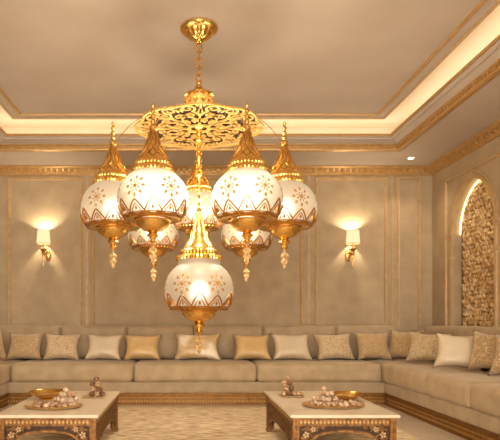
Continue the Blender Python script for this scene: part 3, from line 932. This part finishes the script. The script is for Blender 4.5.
def make_lantern(R, low=False):
    """built about the globe centre; returns the brass cap with its sub-parts"""
    bm = bmesh.new()
    ob = .93
    zt = R*.77
    zb = zt+(R*.11 if low else 0)
    # ribbed band (two gadrooned rolls) and concave spire
    rib = lambda a, z: 1+(.035*math.cos(36*a) if zb-.02*R < z < zb+.32*R else 0)
    W = .66 if low else .60
    pr = [(.50*R, zb-.03*R), (W*R-.01*R, zb), (W*R, zb+.06*R), (W*R-.03*R, zb+.12*R), (.49*R, zb+.135*R), (.52*R, zb+.17*R), (.53*R, zb+.24*R), (.50*R, zb+.30*R), (.44*R, zb+.33*R),
          (.43*R, zb+.37*R), (.36*R, zb+.50*R), (.27*R, zb+.66*R), (.19*R, zb+.86*R), (.12*R, zb+1.06*R), (.075*R, zb+1.2*R)]
    if low:
        pr = pr[:10]+[(.38*R, zb+.46*R), (.24*R, zb+.66*R), (.19*R, zb+.86*R), (.11*R, zb+1.12*R), (.06*R, zb+1.40*R)]
        pr += [(.085*R, zb+1.45*R), (.04*R, zb+1.52*R), (.065*R, zb+1.6*R), (.03*R, zb+1.7*R), (.05*R, zb+1.78*R), (0, zb+1.98*R)]
    else:
        pr += [(.105*R, zb+1.24*R), (.105*R, zb+1.32*R), (.05*R, zb+1.39*R), (.08*R, zb+1.46*R), (.04*R, zb+1.54*R), (.075*R, zb+1.61*R), (.035*R, zb+1.69*R), (.07*R, zb+1.76*R), (.03*R, zb+1.84*R), (.055*R, zb+1.91*R), (0, zb+1.98*R)]
    lathe(bm, pr, 108, mod=rib)
    cap = obj('lantern', bm, 'brass', ch)
    cap['label'] = 'brass lantern cap with tall spire'
    # filigree on the spire
    bm = bmesh.new()
    def spire(tt):
        if low: tb = [(.0, .43, .37), (.3, .24, .66), (.6, .19, .86), (.85, .11, 1.12), (1, .06, 1.40)]
        else: tb = [(.0, .43, .37), (.2, .36, .50), (.4, .27, .66), (.62, .19, .86), (.82, .12, 1.06), (1, .075, 1.2)]
        for a, b in zip(tb, tb[1:]):
            if tt <= b[0]:
                f = (tt-a[0])/(b[0]-a[0]); return (a[1]+(b[1]-a[1])*f)*R, zb+(a[2]+(b[2]-a[2])*f)*R
        return tb[-1][1]*R, zb+tb[-1][2]*R
    for q in range(10):
        for s in (-1, 1):
            pts = []
            for i in range(11):
                r_, z_ = spire(i/10)
                a = 2*PI*q/10+s*i/10*1.6
                pts.append(((r_+.004)*math.sin(a), -(r_+.004)*math.cos(a), z_))
            tube(bm, pts, .010*R, 4)
    obj('filigree', bm, 'bronze_fret', cap, False)
    # glass
    bm = bmesh.new()
    prof = []
    if low: prof += [(.62*R, zt+.16*R), (.62*R, zt+.05*R)]
    a0 = math.asin(min(1, (zt if not low else zt-.02*R)/(R*ob))); a1 = -math.asin(.52/ob)
    for i in range(25):
        a = a0+(a1-a0)*i/24
        prof.append((R*math.cos(a), R*ob*math.sin(a)))
    lathe(bm, prof, 48)
    g = obj('glass_globe', bm, 'globe_low' if low else 'globe', cap, True, angle=180)
    g['label'] = 'frosted glass globe lit from inside'
    # gold rosettes on the glass
    rz = .20*R if not low else .16*R
    for q in range(6):
        bm = bmesh.new(); A = PI/6+2*PI*q/6
        def on(u, v, off):
            z = rz+v; r = globe_r(R, z)+off; a = A+u/R
            return Vector((r*math.sin(a), -r*math.cos(a), z))
        def dab(u, v, lu, lv, ang):
            n = 8; ring = []; 
            for i in range(n):
                b = 2*PI*i/n
                x, y = lu*math.cos(b), lv*math.sin(b)
                ring.append(bm.verts.new(on(u+x*math.cos(ang)-y*math.sin(ang), v+x*math.sin(ang)+y*math.cos(ang), .0005)))
            c = bm.verts.new(on(u, v, .006))
            for i in range(n): bm.faces.new((ring[i], ring[(i+1) % n], c))
        dab(0, 0, .065*R, .065*R, 0)
        for i in range(8):
            b = 2*PI*i/8
            dab(.25*R*math.cos(b), .25*R*math.sin(b), .062*R, .044*R, b)
            dab(.12*R*math.cos(b+PI/8), .12*R*math.sin(b+PI/8), .052*R, .022*R, b+PI/8)
        obj('rosette', bm, 'rosette', cap, True)
    # lotus collar: pierced petals standing up round the lower globe
    bm = bmesh.new()
    N = 12
    def on2(a, z, off): 
        r = globe_r(R, z)+off; return (r*math.sin(a), -r*math.cos(a), z)
    zlo, zmid, zhi = -.56*R, -.44*R, -.07*R
    for q in range(N):
        A = 2*PI*q/N; H = PI/N
        big = 1.0 if q % 2 == 0 else .78
        top = zmid+(zhi-zmid)*big
        for sc in (1, .62):
            pts = []
            for i in range(17):
                f = -1+2*i/16
                w = abs(f)
                zz = zmid-.02*R+(top-zmid)*sc*(1-w**1.5)**1.15
                aa = A+H*1.02*sc*(f*(.75+.25*abs(f)))
                pts.append(on2(aa, zz, .004))
            tube(bm, pts, .023*R if sc == 1 else .015*R, 5)
        tube(bm, [on2(A, zmid+(top-zmid)*s, .004) for s in (.05, .2, .38)], [.03*R, .036*R, .008*R], 5)
        # lower lattice band
        for s in (-1, 1):
            tube(bm, [on2(A+s*H*(-1+2*i/6), zlo+(zmid-.05*R-zlo)*i/6, .003) for i in range(7)], .014*R, 4)
            tube(bm, [on2(A+H+s*H*.5*(-1+2*i/4), zlo+.02*R+(zmid-.06*R-zlo)*i/4, .003) for i in range(5)], .011*R, 4)
    for zz, rr in ((zmid-.04*R, .018*R), (zlo, .022*R), ((zlo+zmid)/2-.02*R, .010*R)):
        tube(bm, [on2(2*PI*i/48, zz, .003) for i in range(48)], rr, 5, True)
    obj('lotus_collar', bm, 'bronze_fret', cap, True)
    bm = bmesh.new()
    lathe(bm, [(globe_r(R, zz)+.0015, zz) for zz in (-.50*R, -.53*R, -.56*R)]+[(.76*R, -.575*R), (.60*R, -.575*R), (.50*R, -.57*R)], 48)
    for q in range(36):
        a = 2*PI*q/36
        lathe(bm, [(0, -.035*R), (.03*R, -.018*R), (.03*R, .018*R), (0, .035*R)], 6, (.815*R*math.sin(a), -.815*R*math.cos(a), -.545*R))
    obj('gallery', bm, 'brass', cap)['label'] = 'brass gallery ring holding the globe'
    # base cup and its stem
    bm = bmesh.new()
    gad = lambda a, z: 1+(.02*math.cos(24*a) if -.80*R < z < -.64*R else 0)
    zc2 = -.54*R
    lathe(bm, [(.48*R, zc2-.03*R), (.53*R, zc2-.04*R), (.535*R, zc2-.07*R), (.49*R, zc2-.09*R), (.47*R, zc2-.15*R), (.40*R, zc2-.24*R), (.29*R, zc2-.32*R), (.15*R, zc2-.37*R), (.11*R, zc2-.40*R), (.17*R, zc2-.45*R), (.18*R, zc2-.49*R), (.10*R, zc2-.54*R), (.07*R, zc2-.60*R), (.13*R, zc2-.65*R), (.05*R, zc2-.70*R), (.03*R, zc2-.76*R), (0, zc2-.77*R)], 72, mod=gad)
    obj('base_cup', bm, 'brass', cap)
    # crystal drop
    bm = bmesh.new()
    z3 = zc2-.74*R
    lathe(bm, [(0, z3), (.05*R, z3-.02*R), (.03*R, z3-.06*R), (.11*R, z3-.13*R), (.12*R, z3-.18*R), (.05*R, z3-.25*R), (.10*R, z3-.30*R), (.11*R, z3-.34*R), (.05*R, z3-.43*R), (.065*R, z3-.47*R), (0, z3-.58*R)], 12, mod=lambda a, z: 1+.16*math.cos(6*a))
    obj('crystal_drop', bm, 'crystal', cap, False)['label'] = 'faceted amber crystal drop'
    # bulb
    bm = bmesh.new()
    lathe(bm, [(0, -.17*R), (.10*R, -.13*R), (.13*R, -.03*R), (.10*R, .08*R), (.06*R, .16*R), (.0, .18*R)], 16)
    obj('bulb', bm, 'bulb', cap)
    return cap
GLOBE_W, LOW_W = .48, .7
def bulb_light(cap, w, R):
    L = bpy.data.lights.new('lantern_bulb', 'POINT'); L.energy = w; L.color = (1, .92, .80); L.shadow_soft_size = .035
    lo = bpy.data.objects.new('lantern_bulb', L); C.objects.link(lo); lo.parent = cap; lo.location = (0, -.16*R-.02, -.02*R)
RL = .2177
proto = make_lantern(RL)
spots = [(-.198, 3.373, 1.655), (.384, 3.373, 1.655), (-.488, 3.69, 1.66), (.675, 3.69, 1.66), (-.268, 4.63, 1.635), (.523, 4.63, 1.635), (.106, 4.52, 1.79)]
lan = []
for i, (x, y, z) in enumerate(spots):
    if i == 0: o = proto
    else:
        o = dup(proto); o.parent = ch
    o.location = (x-CX, y-CY, z-ZC)
    face = math.atan2(x, y)
    o.rotation_euler = (0, 0, -face)
    lan.append(o)
low = make_lantern(.256, True); low.location = (0, 0, 1.128-ZC)
low['label'] = 'lowest and largest lantern cap with spire'
for i, o in enumerate(lan): bulb_light(o, GLOBE_W, RL)
bulb_light(low, LOW_W, .256)
for (x, y) in ((.33, .10), (-.33, .10), (0, -.42)):  # added bare points between the lanterns, standing in for their total output
    L = bpy.data.lights.new('chandelier_fill', 'POINT'); L.energy = 22; L.color = (1, .89, .72); L.shadow_soft_size = .12
    lo = bpy.data.objects.new('chandelier_fill', L); C.objects.link(lo); lo.parent = ch; lo.location = (x, y, 1.80-ZC)
for q in range(3):  # added points without fixtures above the plate, lifting its shadow on the ceiling
    L = bpy.data.lights.new('ceiling_fill', 'POINT'); L.energy = 3.2; L.color = (1, .88, .70); L.shadow_soft_size = .06
    lo = bpy.data.objects.new('ceiling_fill', L); C.objects.link(lo); lo.parent = ch
    lo.location = (.27*math.sin(2*PI*q/3), -.27*math.cos(2*PI*q/3), 2.43-ZC)
# thin arms that carry the lanterns
for (x, y, z) in spots:
    bm = bmesh.new()
    tx, ty, tz = x-CX, y-CY, z-ZC+RL*.77+RL*1.80
    L = math.hypot(tx, ty); ux, uy = tx/L, ty/L
    zt = dz+.030
    za = z-ZC+RL*.77+RL*1.27
    pts = []
    for i in range(13):
        f = i/12; r = .30+(L-.30-.012)*f
        pts.append((ux*r, uy*r, zt+(za-zt)*f**2.2+.012*math.sin(f*PI)))
    tube(bm, pts, .0028, 6)
    px_, py_ = -uy, ux
    sp = spiral((0, 0), .030, .008, -PI/2, 1.4, 20)
    tube(bm, [(ux*(.20+u), uy*(.20+u), zt+.035+v) for u, v in sp], .0036, 5)
    obj('arm', bm, 'brass', ch)

# ------------------------------------------------------------------ lights
def area(name, loc, rot, sx, sy, w, col):
    L = bpy.data.lights.new(name, 'AREA'); L.shape = 'RECTANGLE'; L.size = sx; L.size_y = sy; L.energy = w; L.color = col
    o = bpy.data.objects.new(name, L); C.objects.link(o); o.location = loc; o.rotation_euler = rot
    return o
COVE = (1, .82, .60)
COVE_W = 1.5     # per metre
tw, tl = TX1-TX0, TY1-TY0
for (x, y, sx, sy) in (((TX0+TX1)/2, TY1+.14, tw+.2, .08), ((TX0+TX1)/2, TY0-.14, tw+.2, .08), (TX1+.14, (TY0+TY1)/2, .08, tl), (TX0-.14, (TY0+TY1)/2, .08, tl)):
    area('cove_led', (x, y, ZS+.10), (PI, 0, 0), sx, sy, COVE_W*max(sx, sy), COVE)
def spot(name, loc, w, ang, target=None, blend=.6):
    L = bpy.data.lights.new(name, 'SPOT'); L.energy = w; L.spot_size = math.radians(ang); L.spot_blend = blend; L.color = (1, .82, .58); L.shadow_soft_size = .04
    o = bpy.data.objects.new(name, L); C.objects.link(o); o.location = loc
    return o
spot('downlight_lamp', (2.65, 6.38, ZS-.012), 18, 110)

w = bpy.data.worlds.new('World'); bpy.context.scene.world = w; w.use_nodes = True
w.node_tree.nodes['Background'].inputs[0].default_value = (1, .96, .89, 1)
w.node_tree.nodes['Background'].inputs[1].default_value = 7.2

# ------------------------------------------------------------------ camera
cd = bpy.data.cameras.new('camera'); cam = bpy.data.objects.new('camera', cd); C.objects.link(cam)
cam.location = (0, 0, .91); cam.rotation_euler = (PI/2, 0, 0)
cd.sensor_width = 36; cd.sensor_fit = 'HORIZONTAL'; cd.lens = 544/500*36
cd.shift_x = .13; cd.shift_y = .20; cd.clip_start = .02
cd.dof.use_dof = True; cd.dof.focus_distance = 3.9; cd.dof.aperture_fstop = 2.4
sc = bpy.context.scene; sc.camera = cam
vs = sc.view_settings
sc.display_settings.display_device = 'sRGB'
vs.view_transform = 'Standard'; vs.look = 'None'; vs.gamma = 1; vs.use_curve_mapping = False
vs.exposure = 0.2
